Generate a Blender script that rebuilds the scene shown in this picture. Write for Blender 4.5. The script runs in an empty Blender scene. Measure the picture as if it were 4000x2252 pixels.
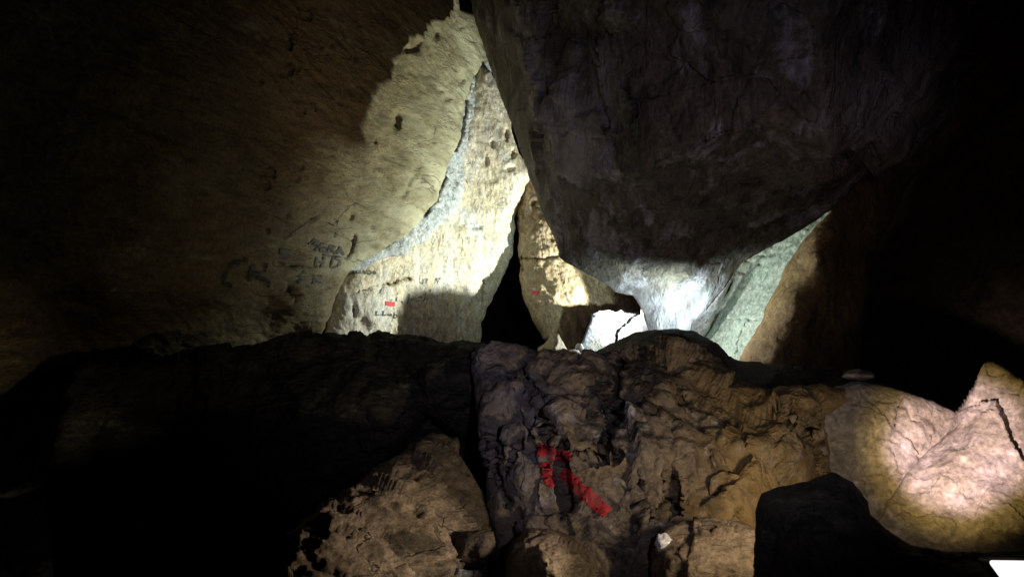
import bpy, math, random
import numpy as np
from mathutils import Vector
from mathutils.geometry import delaunay_2d_cdt
from mathutils.bvhtree import BVHTree

random.seed(7); np.random.seed(7)
S = bpy.context.scene
COL = S.collection
F = 3000.0            # focal length in photo pixels (4000 wide)
EYE = 1.35            # camera height above the cave floor datum

# ------------------------------------------------------------------ camera
cam_d = bpy.data.cameras.new("camera"); cam = bpy.data.objects.new("camera", cam_d); COL.objects.link(cam)
cam.location = (0, 0, EYE); cam.rotation_euler = (math.radians(90), 0, 0)
cam_d.sensor_width = 36; cam_d.lens = 36 * F / 4000; cam_d.clip_start = 0.02; cam_d.clip_end = 200
S.camera = cam

# ------------------------------------------------------------------ world: no daylight reaches this chamber
w = bpy.data.worlds.new("World"); S.world = w; w.use_nodes = True
bg = w.node_tree.nodes["Background"]; bg.inputs[0].default_value = (0.0, 0.0, 0.0, 1); bg.inputs[1].default_value = 0.0

S.view_settings.view_transform = 'Standard'; S.view_settings.look = 'None'
S.view_settings.exposure = 0; S.view_settings.gamma = 1
S.cycles.use_denoising = True; S.cycles.denoising_prefilter = 'ACCURATE'
S.cycles.max_bounces = 6; S.cycles.diffuse_bounces = 4; S.cycles.glossy_bounces = 2
S.cycles.sample_clamp_indirect = 4.0; S.cycles.caustics_reflective = False; S.cycles.caustics_refractive = False

def P(px, py, d):
    return Vector(((px - 2000) / F * d, d, EYE + (1126 - py) / F * d))

# ------------------------------------------------------------------ the torches in the cave, and added fill lamps
def lamp(name, kind, loc, power, col, radius=0.03, target=None, angle=None, blend=None):
    l = bpy.data.lights.new(name, kind); l.energy = power; l.color = col; l.shadow_soft_size = radius
    o = bpy.data.objects.new(name, l); COL.objects.link(o); o.location = loc
    if target is not None:
        o.rotation_euler = (Vector(target) - Vector(loc)).to_track_quat('-Z', 'Y').to_euler()
    if angle is not None:
        l.spot_size = math.radians(angle); l.spot_blend = blend
    return o
LAMP_A = P(2600, 1240, 5.6)                       # behind the hanging block
lamp("back_torch", 'SPOT', LAMP_A, 240, (0.93, 1.0, 0.90), 0.018, P(1850, 800, 6.2), 165, 1.0)
lamp("back_torch_spill", 'POINT', LAMP_A, 18, (0.95, 1.0, 0.95), 0.018)
lamp("low_torch", 'SPOT', P(2645, 1312, 4.72), 60, (0.76, 1.0, 0.93), 0.03, P(2620, 1165, 5.12), 132, 1.0)
lamp("ledge_fill", 'SPOT', P(1990, 1440, 3.95), 10, (1.0, 0.60, 0.42), 0.05, P(1420, 400, 4.3), 64, 1.0)  # added warm fill on the shaded left wall, standing in for bounce light
lamp("ledge_fill_spill", 'POINT', P(2250, 1420, 3.9), 1.6, (0.95, 0.95, 0.75), 0.05)  # added weak fill that lifts the underside of the hanging block
LAMP_S = P(3350, 1960, 1.6)                       # hand torch behind the added shadow rock, low right
lamp("hand_torch_spill", 'SPOT', LAMP_S, 14.5, (1.0, 0.80, 0.54), 0.05, P(2650, 1780, 2.45), 124, 0.9)
lamp("hand_torch_fill", 'SPOT', LAMP_S, 50.0, (1.0, 0.82, 0.62), 0.05, P(1380, 2110, 1.85), 44, 1.0)  # added narrow fill that brightens the slanting boulder on the left
lamp("hand_torch_beam", 'SPOT', LAMP_S, 185, (1.0, 0.75, 0.92), 0.02, P(3750, 1745, 2.9), 20, 0.7)
lamp("hand_torch_halo", 'SPOT', LAMP_S, 75, (1.0, 0.70, 0.20), 0.02, P(3750, 1745, 2.9), 28, 0.9)

lamp("head_torch", 'SPOT', (0.25, 0.05, EYE + 0.12), 47, (0.84, 0.80, 1.0), 0.04, P(2290, 900, 3), 62, 1.0)

# ------------------------------------------------------------------ numpy noise
def _h(ix, iy, iz, k):
    n = (ix * 374761393 + iy * 668265263 + iz * 1274126177 + k * 362437) & 0xffffffff
    n = ((n ^ (n >> 13)) * 1274126177) & 0xffffffff
    n = ((n ^ (n >> 15)) * 2246822519) & 0xffffffff
    return (n ^ (n >> 16)) & 0xffffffff
def pn(p, k=0):
    p = np.asarray(p, float); i = np.floor(p).astype(np.int64); f = p - i
    u = f * f * f * (f * (f * 6 - 15) + 10); r = 0
    for dx in (0, 1):
        for dy in (0, 1):
            for dz in (0, 1):
                h = _h(i[:, 0] + dx, i[:, 1] + dy, i[:, 2] + dz, k)
                g = np.stack([(h & 1023) / 511.5 - 1, ((h >> 10) & 1023) / 511.5 - 1, ((h >> 20) & 1023) / 511.5 - 1], 1)
                dv = f - np.array([dx, dy, dz])
                wx = u[:, 0] if dx else 1 - u[:, 0]; wy = u[:, 1] if dy else 1 - u[:, 1]; wz = u[:, 2] if dz else 1 - u[:, 2]
                r = r + wx * wy * wz * (g * dv).sum(1)
    return r
def fbm(p, o=5, k=0, gain=0.5):
    r = 0; a = 1
    for j in range(o):
        r = r + a * pn(p * 2.03 ** j + 17.3 * j, k + j); a *= gain
    return r
def ridged(p, o=4, k=0, gain=0.5):
    r = 0; a = 1
    for j in range(o):
        r = r + a * (0.55 - 2 * np.abs(pn(p * 2.05 ** j + 9.1 * j, k + j))); a *= gain
    return r
def worley(p, k=0):
    i = np.floor(p).astype(np.int64); best = np.full(len(p), 9.0); val = np.zeros(len(p)); sec = np.full(len(p), 9.0)
    for dx in (-1, 0, 1):
        for dy in (-1, 0, 1):
            for dz in (-1, 0, 1):
                c = i + np.array([dx, dy, dz]); h = _h(c[:, 0], c[:, 1], c[:, 2], k)
                q = c + np.stack([(h & 1023) / 1023, ((h >> 10) & 1023) / 1023, ((h >> 20) & 1023) / 1023], 1)
                dd = np.sqrt(((p - q) ** 2).sum(1)); m = dd < best
                sec = np.where(m, best, np.minimum(sec, dd)); val = np.where(m, (h >> 7 & 255) / 255.0, val); best = np.where(m, dd, best)
    return best, sec, val

def facets(V, sc, k=0, warp=.25):
    p = V * sc; p = p + warp * np.c_[fbm(p * .9, 3, k + 40), fbm(p * .9 + 5, 3, k + 41), fbm(p * .9 + 9, 3, k + 42)]
    i = np.floor(p).astype(np.int64); best = np.full(len(p), 9.0); out = np.zeros(len(p))
    for dx in (-1, 0, 1):
        for dy in (-1, 0, 1):
            for dz in (-1, 0, 1):
                c = i + np.array([dx, dy, dz]); h = _h(c[:, 0], c[:, 1], c[:, 2], k); h2 = _h(c[:, 0], c[:, 1], c[:, 2], k + 77)
                q = c + np.stack([(h & 1023) / 1023, ((h >> 10) & 1023) / 1023, ((h >> 20) & 1023) / 1023], 1)
                g = np.stack([(h2 & 1023) / 511.5 - 1, ((h2 >> 10) & 1023) / 511.5 - 1, ((h2 >> 20) & 1023) / 511.5 - 1], 1)
                dl = p - q; dd = np.sqrt((dl ** 2).sum(1)); m = dd < best
                out = np.where(m, (dl * g).sum(1) + .5 * ((h >> 9 & 255) / 255. - .5), out); best = np.where(m, dd, best)
    return out

# ------------------------------------------------------------------ materials
def mixc(nt, fac, a, b, mode='MIX'):
    n = nt.nodes.new("ShaderNodeMix"); n.data_type = 'RGBA'; n.blend_type = mode
    for s, v in ((n.inputs[0], fac), (n.inputs[6], a), (n.inputs[7], b)):
        if hasattr(v, 'is_output'): nt.links.new(v, s)
        elif isinstance(v, (int, float)): s.default_value = v
        else: s.default_value = (*v, 1)
    return n.outputs[2]
def ramp(nt, src, stops):
    n = nt.nodes.new("ShaderNodeValToRGB"); e = n.color_ramp.elements
    while len(e) < len(stops): e.new(0.5)
    for el, (p, c) in zip(e, stops):
        el.position = p; el.color = (c, c, c, 1) if isinstance(c, (int, float)) else (*c, 1)
    nt.links.new(src, n.inputs[0]); return n.outputs[0]
def noise(nt, vec, sc, det=6, rough=0.6, dist=0.0):
    n = nt.nodes.new("ShaderNodeTexNoise"); n.inputs['Scale'].default_value = sc; n.inputs['Detail'].default_value = det
    n.inputs['Roughness'].default_value = rough; n.inputs['Distortion'].default_value = dist
    nt.links.new(vec, n.inputs['Vector']); return n.outputs['Fac']
def rock_mat(name, base, alt, dark, light, sc=3.0, rot=(0, 0, 0), stretch=(1, 1, 1), dark_at=(0.56, 0.68), light_at=(0.6, 0.72),
             rough=0.85, bump=0.5, bump_d=0.02, fine=60, pits=0.35, spec=0.3, alt_at=(0.42, 0.6), film=None, crk=0.0, crk_sc=2.5, zones=()):
    m = bpy.data.materials.new(name); m.use_nodes = True; nt = m.node_tree; b = nt.nodes["Principled BSDF"]
    tc = nt.nodes.new("ShaderNodeTexCoord"); mp = nt.nodes.new("ShaderNodeMapping")
    mp.inputs['Rotation'].default_value = [math.radians(r) for r in rot]; mp.inputs['Scale'].default_value = stretch
    nt.links.new(tc.outputs['Object'], mp.inputs[0]); v = mp.outputs[0]; o = tc.outputs['Object']
    def off(d):
        a = nt.nodes.new("ShaderNodeVectorMath"); a.inputs[1].default_value = d; nt.links.new(v, a.inputs[0]); return a.outputs[0]
    c = mixc(nt, ramp(nt, noise(nt, v, sc, 8, 0.62, 0.4), [(alt_at[0], 0), (alt_at[1], 1)]), base, alt)
    c = mixc(nt, ramp(nt, noise(nt, off((3.1, 7.7, 1.3)), sc * 1.7, 9, 0.68, 0.3), [(light_at[0], 0), (light_at[1], 1)]), c, light)
    c = mixc(nt, ramp(nt, noise(nt, off((9.1, 2.2, 5.3)), sc * 2.3, 9, 0.7, 0.6), [(dark_at[0], 0), (dark_at[1], 1)]), c, dark)
    if film:
        c = mixc(nt, ramp(nt, noise(nt, off((1.7, 6.1, 8.8)), sc * 0.8, 5, 0.6), [(0.5, 0), (0.62, 0.8)]), c, film)
    c = mixc(nt, 1.0, c, ramp(nt, noise(nt, o, fine, 5, 0.7), [(0.3, 0.5), (0.7, 1.25)]), 'MULTIPLY')
    c = mixc(nt, 0.9, c, ramp(nt, noise(nt, off((6.5, 0.4, 3.9)), sc * 5, 7, 0.72, 0.3), [(0.36, 0.55), (0.62, 1.15)]), 'MULTIPLY')
    for zn, zc, za in zones:
        at = nt.nodes.new("ShaderNodeAttribute"); at.attribute_name = zn
        zm = nt.nodes.new("ShaderNodeMath"); zm.operation = 'MULTIPLY'; nt.links.new(at.outputs['Fac'], zm.inputs[0])
        nt.links.new(ramp(nt, noise(nt, off((7.7, 3.3, za * 5)), sc * 1.6, 8, 0.66, 0.3), [(0.36, 0.15), (0.58, za)]), zm.inputs[1])
        c = mixc(nt, zm.outputs[0], c, zc)
    crm = None
    if crk:
        wv = nt.nodes.new("ShaderNodeTexNoise"); wv.inputs['Scale'].default_value = sc * 1.5; wv.inputs['Detail'].default_value = 6; nt.links.new(v, wv.inputs['Vector'])
        ad = nt.nodes.new("ShaderNodeVectorMath"); ad.operation = 'MULTIPLY_ADD'; ad.inputs[1].default_value = (.35, .35, .35); nt.links.new(wv.outputs['Color'], ad.inputs[0]); nt.links.new(v, ad.inputs[2])
        vc = nt.nodes.new("ShaderNodeTexVoronoi"); vc.feature = 'DISTANCE_TO_EDGE'; vc.inputs['Scale'].default_value = crk_sc; nt.links.new(ad.outputs[0], vc.inputs['Vector'])
        ln = ramp(nt, vc.outputs['Distance'], [(0.0, 1), (0.022, 0)])
        ms = ramp(nt, noise(nt, off((2.5, 1.5, 8.5)), sc, 5, 0.6), [(0.48, 0), (0.6, 1)])
        mm = nt.nodes.new("ShaderNodeMath"); mm.operation = 'MULTIPLY'; nt.links.new(ln, mm.inputs[0]); nt.links.new(ms, mm.inputs[1]); crm = mm.outputs[0]
        mk = nt.nodes.new("ShaderNodeMath"); mk.operation = 'MULTIPLY'; mk.inputs[1].default_value = crk; nt.links.new(crm, mk.inputs[0])
        c = mixc(nt, mk.outputs[0], c, [x * .5 for x in dark])
    # crusty pits
    vo = nt.nodes.new("ShaderNodeTexVoronoi"); vo.inputs['Scale'].default_value = fine * 0.55; nt.links.new(v, vo.inputs['Vector'])
    pm = ramp(nt, noise(nt, off((4, 4, 4)), sc * 2, 4, 0.6), [(0.45, 0), (0.65, 1)])
    pitv = ramp(nt, vo.outputs['Distance'], [(0.05, 0), (0.4, 1)])
    h1 = noise(nt, v, sc * 4, 10, 0.68, 0.2); h2 = noise(nt, o, fine, 8, 0.7)
    def mth(op, a, bb):
        n = nt.nodes.new("ShaderNodeMath"); n.operation = op
        for s, x in zip(n.inputs, (a, bb)):
            if hasattr(x, 'is_output'): nt.links.new(x, s)
            else: s.default_value = x
        return n.outputs[0]
    hh = mth('ADD', mth('ADD', h1, mth('MULTIPLY', h2, 0.3)), mth('MULTIPLY', mth('MULTIPLY', pitv, pm), pits))
    if crm: hh = mth('SUBTRACT', hh, mth('MULTIPLY', crm, 0.5 * crk))
    bp = nt.nodes.new("ShaderNodeBump"); bp.inputs['Strength'].default_value = bump; bp.inputs['Distance'].default_value = bump_d
    nt.links.new(hh, bp.inputs['Height']); nt.links.new(bp.outputs[0], b.inputs['Normal'])
    nt.links.new(c, b.inputs['Base Color'])
    nt.links.new(ramp(nt, h1, [(0.3, rough - 0.2), (0.7, min(1, rough + 0.1))]), b.inputs['Roughness'])
    b.inputs['Specular IOR Level'].default_value = spec
    return m
def paint_mat(name, col, cover=0.5, sc=30, rough=0.7):
    m = bpy.data.materials.new(name); m.use_nodes = True; nt = m.node_tree; b = nt.nodes["Principled BSDF"]
    tc = nt.nodes.new("ShaderNodeTexCoord")
    nz = noise(nt, tc.outputs['Object'], sc, 6, 0.7)
    nt.links.new(mixc(nt, nz, [x * 0.6 for x in col], [min(1, x * 1.3) for x in col]), b.inputs['Base Color'])
    nt.links.new(ramp(nt, noise(nt, tc.outputs['Object'], sc * 0.8, 7, 0.75), [(1 - cover - 0.09, 0), (1 - cover + 0.05, 1)]), b.inputs['Alpha'])
    b.inputs['Roughness'].default_value = rough
    return m

# ------------------------------------------------------------------ rock builder
def resample(poly, step):
    out = []
    n = len(poly)
    for i in range(n):
        a = np.array(poly[i], float); b = np.array(poly[(i + 1) % n], float)
        L = np.hypot(*(b - a)[:2]); k = max(1, int(L / step))
        for j in range(k): out.append(a + (b - a) * j / k)
    return np.array(out)
def segdist(q, line):
    best = np.full(len(q), 1e9)
    for a, b in zip(line[:-1], line[1:]):
        a = np.array(a[:2], float); b = np.array(b[:2], float); ab = b - a
        t = np.clip(((q - a) @ ab) / max(1e-9, ab @ ab), 0, 1)
        best = np.minimum(best, np.hypot(*(q - a - t[:, None] * ab).T))
    return best
class RBF:
    def __init__(s, pts):
        pts = np.array(pts, float); s.c = pts[:, :2] / 1000; n = len(pts)
        K = np.hypot(*(s.c[:, None] - s.c[None]).transpose(2, 0, 1)); A = np.zeros((n + 3, n + 3))
        A[:n, :n] = K; A[:n, n] = 1; A[:n, n + 1:] = s.c; A[n, :n] = 1; A[n + 1:, :n] = s.c.T
        s.w = np.linalg.lstsq(A, np.r_[pts[:, 2], 0, 0, 0], rcond=None)[0]
    def __call__(s, q):
        q = q / 1000; n = len(s.c); r = np.zeros(len(q))
        for i in range(n): r += s.w[i] * np.hypot(q[:, 0] - s.c[i, 0], q[:, 1] - s.c[i, 1])
        return r + s.w[n] + q @ s.w[n + 1:]
class Facet:
    def __init__(s, pts, mix=.75):
        s.r = RBF(pts); s.p = np.array(pts, float); s.mix = mix
        vs, es, fs, vo, eo, fo = delaunay_2d_cdt([Vector(p[:2]) for p in s.p], [], [], 0, 1e-4)
        s.v = np.array([(v.x, v.y) for v in vs]); s.z = np.array([s.p[o[0], 2] for o in vo]); s.f = fs
    def __call__(s, q):
        lin = s.r(q); out = lin.copy()
        for a, b, c in s.f:
            A_, B_, C_ = s.v[a], s.v[b], s.v[c]; den = (B_[1] - C_[1]) * (A_[0] - C_[0]) + (C_[0] - B_[0]) * (A_[1] - C_[1])
            if abs(den) < 1e-6: continue
            l1 = ((B_[1] - C_[1]) * (q[:, 0] - C_[0]) + (C_[0] - B_[0]) * (q[:, 1] - C_[1])) / den
            l2 = ((C_[1] - A_[1]) * (q[:, 0] - C_[0]) + (A_[0] - C_[0]) * (q[:, 1] - C_[1])) / den
            m = (l1 >= -1e-6) & (l2 >= -1e-6) & (l1 + l2 <= 1 + 1e-6)
            out[m] = (l1 * s.z[a] + l2 * s.z[b] + (1 - l1 - l2) * s.z[c])[m]
        return s.mix * out + (1 - s.mix) * lin
ROCKS = {}
def dedupe(pts, tol=3):
    out = []
    for p in pts:
        if all(abs(p[0] - o[0]) + abs(p[1] - o[1]) > tol for o in out): out.append(p)
    return out
def rock(name, mat, poly, inner=(), step=10, bdamp=.35, flat=0, zones=(), th=0.3, rnd=0.1, rw=120, jag=6, cracks=(), pits=(), disp=None, seed=0,
         label=None, cat='rock', group=None, parent=None, key=None):
    poly = [tuple(p) for p in poly]
    bd = resample(poly, step)
    q3 = np.c_[bd[:, :2] / 70, np.full(len(bd), seed * 3.7)]
    bd[:, 0] += jag * 2.0 * fbm(q3, 4, seed); bd[:, 1] += jag * 2.0 * fbm(q3 + 50, 4, seed + 1)
    nb = len(bd)
    x0, y0 = bd[:, :2].min(0); x1, y1 = bd[:, :2].max(0)
    gx, gy = np.meshgrid(np.arange(x0, x1, step), np.arange(y0, y1, step * 0.87))
    gx = gx + (np.arange(gx.shape[0]) % 2)[:, None] * step * 0.5
    g = np.c_[gx.ravel(), gy.ravel()] + np.random.uniform(-.22, .22, (gx.size, 2)) * step
    ins = np.zeros(len(g), bool)
    bx, by = bd[:, 0], bd[:, 1]; j = nb - 1
    for i in range(nb):
        c = ((by[i] > g[:, 1]) != (by[j] > g[:, 1])) & (g[:, 0] < (bx[j] - bx[i]) * (g[:, 1] - by[i]) / (by[j] - by[i] + 1e-12) + bx[i])
        ins ^= c; j = i
    g = g[ins]
    loop = list(bd) + [bd[0]]
    dist = segdist(g, loop)
    k = dist > step * 0.55; g = g[k]; dist = dist[k]
    pts = np.r_[bd[:, :2], g]
    vs, es, fs, vo_, eo, fo = delaunay_2d_cdt([Vector(p) for p in pts], [], [list(range(nb))], 1, 1e-4)
    q = np.array([(v.x, v.y) for v in vs])
    orig = [o[0] if o else -1 for o in vo_]
    isb = np.array([0 <= o < nb for o in orig])
    dist = segdist(q, loop); dist[isb] = 0
    bctl = dedupe(list(poly), 3)
    front = (Facet(dedupe(bctl + list(inner), 3), flat) if flat else RBF(dedupe(bctl + list(inner), 3))); back = RBF(bctl)
    t = np.clip(dist / rw, 0, 1); prof = np.sqrt(np.maximum(0, 1 - (1 - t) ** 2))
    df = front(q) - rnd * prof
    for ln, cw, cd in cracks:
        wob = q + 10 * np.c_[fbm(np.c_[q / 30, np.full(len(q), 3.3)], 3, seed), fbm(np.c_[q / 30, np.full(len(q), 8.3)], 3, seed)]
        df += cd * np.exp(-(segdist(wob, ln) / cw) ** 2)
    for pxx, pyy, rx, ry, pd in pits:
        wob = q + 0.5 * min(rx, ry) * np.c_[fbm(np.c_[q / (1.2 * rx), np.full(len(q), 1.3)], 3, seed), fbm(np.c_[q / (1.2 * rx), np.full(len(q), 6.3)], 3, seed)]
        df += pd * np.exp(-(((wob[:, 0] - pxx) / rx) ** 2 + ((wob[:, 1] - pyy) / ry) ** 2) ** 2)
    def w3(d): return np.c_[(q[:, 0] - 2000) / F * d, d, EYE + (1126 - q[:, 1]) / F * d]
    V = w3(df)
    tri = []
    for f in fs:
        for a in range(1, len(f) - 1): tri.append((f[0], f[a], f[a + 1]))
    T = np.array(tri)
    def tn(Vv):
        n = np.cross(Vv[T[:, 1]] - Vv[T[:, 0]], Vv[T[:, 2]] - Vv[T[:, 0]])
        vn = np.zeros_like(Vv)
        for c in range(3): np.add.at(vn, T[:, c], n)
        return vn / np.maximum(1e-12, np.linalg.norm(vn, axis=1))[:, None]
    # orient toward the viewer side
    n0 = np.cross(V[T[:, 1]] - V[T[:, 0]], V[T[:, 2]] - V[T[:, 0]])
    cen = V[T].mean(1) - np.array([0, 0, EYE])
    flip = (n0 * cen).sum(1) > 0
    T[flip] = T[flip][:, ::-1]
    N = tn(V)
    if disp:
        h = disp(V, seed); damp = bdamp + (1 - bdamp) * np.clip(dist / 40, 0, 1)
        V = V + N * (h * damp)[:, None]
    db = back(q) + th * prof + 0.02
    db = np.maximum(db, df + 0.05 + 0.1 * prof)
    B = w3(db)
    B += 0.05 * np.c_[fbm(B * 3, 3, 5), fbm(B * 3 + 9, 3, 6), fbm(B * 3 + 4, 3, 7)] * prof[:, None]
    mp_ = np.arange(len(q)); idx = np.where(~isb)[0]
    mp_[idx] = len(q) + np.arange(len(idx))
    VV = np.r_[V, B[idx]]; TT = np.r_[T, mp_[T][:, ::-1]]
    o = mesh_obj(name, VV, TT, mat, parent)
    for zn, fn in zones:     # where a mineral crust or stain lies on this rock
        val = np.zeros(len(VV), np.float32); val[:len(q)] = np.clip(fn(q), 0, 1)
        o.data.attributes.new(zn, 'FLOAT', 'POINT').data.foreach_set('value', val)
    bm_ = BVHTree.FromPolygons([Vector(v) for v in V], [tuple(int(a) for a in t_) for t_ in T])
    ROCKS[key or name] = (o, bm_)
    if label and parent: o['label'] = label
    elif label: tag(o, label, cat, group)
    return o
def mesh_obj(name, VV, TT, mat, parent=None, smooth=True):
    VV = np.asarray(VV, float)
    org = np.array(parent.location) if parent else np.array([VV[:, 0].mean(), VV[:, 1].mean(), VV[:, 2].min()])
    me = bpy.data.meshes.new(name); me.from_pydata((VV - org).tolist(), [], [tuple(int(a) for a in t) for t in TT])
    if smooth: me.polygons.foreach_set('use_smooth', [True] * len(me.polygons))
    me.materials.append(mat); me.update()
    o = bpy.data.objects.new(name, me); COL.objects.link(o)
    if parent: o.parent = parent
    else: o.location = org
    return o
def tag(o, label=None, cat=None, group=None, kind=None):
    if label: o['label'] = label
    if cat: o['category'] = cat
    if group: o['group'] = group
    if kind: o['kind'] = kind

def hit(bvh, px, py):
    d = Vector(((px - 2000) / F, 1, (1126 - py) / F)).normalized()
    return bvh.ray_cast(Vector((0, 0, EYE)), d)
def drape(name, key, strokes, mat, width=6, lift=0.004, step=4, label=None, jit=0.25):
    """paint or scratches that lie on a rock: ribbons dropped on to its surface"""
    par, bvh = ROCKS[key]; V = []; Fc = []
    for st in strokes:
        wd = width
        if isinstance(st, tuple) and not isinstance(st[0], (tuple, list)): wd, st = st[0], st[1]
        ln = resample_open(st, step); n = len(ln); rows = []
        nw = max(2, int(wd / step) + 1)
        for i in range(n):
            a = ln[max(0, i - 1)]; b = ln[min(n - 1, i + 1)]; t = (b - a) / max(1e-6, np.hypot(*(b - a))); s = np.array([-t[1], t[0]])
            ww = wd * (1 + random.uniform(-jit, jit)); row = []
            for k in range(nw):
                p = ln[i] + s * ww * (k / (nw - 1) - 0.5)
                loc, nor, _, _ = hit(bvh, *p)
                if loc is None: row.append(None); continue
                if nor.dot(loc - Vector((0, 0, EYE))) > 0: nor = -nor
                row.append(len(V)); V.append(loc + nor * lift)
            rows.append(row)
        for r0, r1 in zip(rows[:-1], rows[1:]):
            for k in range(nw - 1):
                f = (r0[k], r0[k + 1], r1[k + 1], r1[k])
                if None not in f: Fc.append(f)
    V = np.array(V); ok = []
    for f in Fc:   # skip faces that span a step in the rock
        if max(np.linalg.norm(V[f[a]] - V[f[a - 1]]) for a in range(4)) < 0.09: ok.append(f)
    o = mesh_obj(name, V, ok, mat, par)
    if label: o['label'] = label
    return o
def resample_open(st, step):
    out = []
    for a, b in zip(st[:-1], st[1:]):
        a = np.array(a, float); b = np.array(b, float); k = max(1, int(np.hypot(*(b - a)) / step))
        for j in range(k): out.append(a + (b - a) * j / k)
    out.append(np.array(st[-1], float)); return np.array(out)

# ------------------------------------------------------------------ displacement recipes
def D_wall(V, s):
    p = V @ np.array([[1, 0, 0], [0, .6, .3], [0, -.3, 1]])
    return 0.05 * fbm(p * 1.6, 3, s) + 0.022 * fbm(p * 5, 4, s + 9) + 0.010 * ridged(p * 14 * np.array([1, .6, 1.6]), 3, s + 3) + 0.006 * fbm(V * 40, 3, s + 4)
def D_flow(V, s):
    R = np.array([[.87, 0, -.5], [0, 1, 0], [.5, 0, .87]])
    p = (V @ R) * np.array([1.6, 1, .55])
    return 0.045 * fbm(p * 2.2, 3, s) + 0.022 * ridged(p * 7, 4, s + 2) + 0.008 * fbm(V * 28, 4, s + 5)
def D_block(V, s):
    return 0.06 * fbm(V * 1.3, 4, s) + 0.075 * facets(V, 1.5, s) + 0.035 * facets(V, 4.0, s + 1) + 0.012 * facets(V, 11, s + 2) + 0.008 * fbm(V * 24, 4, s + 6)
def D_crag(V, s):
    W = V * np.array([1, 1, .6])
    return 0.07 * fbm(W * 3.2, 4, s, .6) + 0.085 * facets(W, 2.8, s, .4) + 0.03 * facets(W, 7, s + 1, .4) + 0.007 * facets(V, 20, s + 2, .4) + 0.008 * fbm(V * 24, 4, s + 5)
def D_lay(V, s):
    R = np.array([[.85, 0, .53], [0, 1, 0], [-.53, 0, .85]])
    p = (V @ R) * np.array([1, 2, 4.0])
    return 0.05 * fbm(V * 1.8, 3, s) + 0.03 * ridged(p * 2.6, 3, s + 2) + 0.03 * facets(p, 2.6, s + 3, .3) + 0.012 * facets(p, 9, s + 4, .3) + 0.012 * fbm(V * 22, 4, s + 5)
def D_small(V, s):
    a, b, v = worley(V * 9, s)
    return 0.02 * (v - .5) + 0.02 * fbm(V * 7, 4, s) + 0.008 * ridged(V * 25, 4, s + 2)
def D_facet(V, s):
    return 0.010 * fbm(V * 4, 4, s, .6) + 0.038 * facets(V, 3.0, s, .1) + 0.016 * facets(V, 9, s + 1, .15) + 0.005 * fbm(V * 26, 4, s + 2)
def D_slab(V, s):
    return 0.012 * fbm(V * 4, 4, s) + 0.006 * ridged(V * 16, 4, s + 2) + 0.003 * fbm(V * 50, 3, s + 3)

# ------------------------------------------------------------------ rock materials
M_wall = rock_mat("brown_limestone", (.22, .17, .078), (.26, .21, .10), (.085, .055, .028), (.38, .37, .22), 2.2, (0, 28, 0), (.8, .5, 2.2), (.58, .72), (.58, .72), bump=.9, bump_d=.02, crk=0.6, crk_sc=2.2, zones=[("crust", (.56, .54, .36), .95)])
M_flow = rock_mat("cream_flowstone", (.80, .70, .49), (.86, .81, .68), (.46, .34, .18), (.70, .75, .74), 3.0, (0, -30, 0), (2.4, 1, .9), (.60, .72), (.56, .68), rough=.7, bump=.6, bump_d=.025, spec=.35, crk=0.8, crk_sc=3.0)
M_band = rock_mat("grey_mineral_vein", (.64, .70, .69), (.74, .77, .73), (.20, .20, .17), (.80, .86, .87), 4.0, dark_at=(.58, .66), bump=.9, bump_d=.03, fine=45, crk=0.8, crk_sc=7)
M_pillar = rock_mat("wet_tan_limestone", (.47, .36, .22), (.40, .29, .17), (.20, .13, .07), (.62, .60, .56), 4.0, (0, 15, 0), (2.2, 1, .8), (.6, .72), (.60, .70), rough=.5, bump=.7, bump_d=.025, spec=.5, crk=0.7, crk_sc=5)
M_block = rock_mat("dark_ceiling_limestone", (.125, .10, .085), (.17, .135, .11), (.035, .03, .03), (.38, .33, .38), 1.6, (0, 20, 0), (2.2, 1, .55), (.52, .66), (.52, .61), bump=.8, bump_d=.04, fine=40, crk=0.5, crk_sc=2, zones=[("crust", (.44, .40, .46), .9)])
M_slabE = rock_mat("green_grey_limestone", (.42, .49, .41), (.50, .55, .47), (.18, .20, .15), (.66, .70, .64), 4.0, (0, 30, 0), (1.5, 1, .9), (.62, .74), bump=.5, rough=.75, crk=0.7, crk_sc=3.5)
M_brown = rock_mat("rusty_brown_rock", (.26, .17, .09), (.20, .14, .08), (.07, .05, .03), (.34, .27, .15), 3.0, bump=.7, bump_d=.03, crk=0.6, crk_sc=4)
M_kslab = rock_mat("blue_grey_broken_rock", (.085, .095, .12), (.12, .11, .095), (.035, .03, .03), (.16, .165, .18), 5.0, dark_at=(.62, .74), bump=.7, rough=.7, crk=.9, crk_sc=5)
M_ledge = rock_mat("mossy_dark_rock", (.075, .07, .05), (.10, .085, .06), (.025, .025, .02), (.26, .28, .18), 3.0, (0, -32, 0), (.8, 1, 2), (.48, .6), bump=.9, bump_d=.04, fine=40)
M_rim = rock_mat("ochre_rock", (.40, .26, .12), (.32, .20, .10), (.14, .08, .04), (.46, .34, .2), 3.0, bump=.7, bump_d=.03)
M_pale = rock_mat("pale_broken_limestone", (.34, .36, .40), (.42, .38, .33), (.18, .17, .15), (.50, .50, .52), 5.0, dark_at=(.64, .76), bump=.5, rough=.7, crk=0.8, crk_sc=4)
M_crag = rock_mat("pitted_grey_brown_rock", (.22, .18, .145), (.29, .215, .12), (.055, .045, .04), (.50, .46, .48), 3.2, dark_at=(.49, .57), light_at=(.56, .64), bump=.75, bump_d=.04, fine=38, pits=.6, crk=.5, crk_sc=4, zones=[("lilac", (.29, .26, .29), .6), ("ochre", (.33, .22, .08), .7)])
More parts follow.
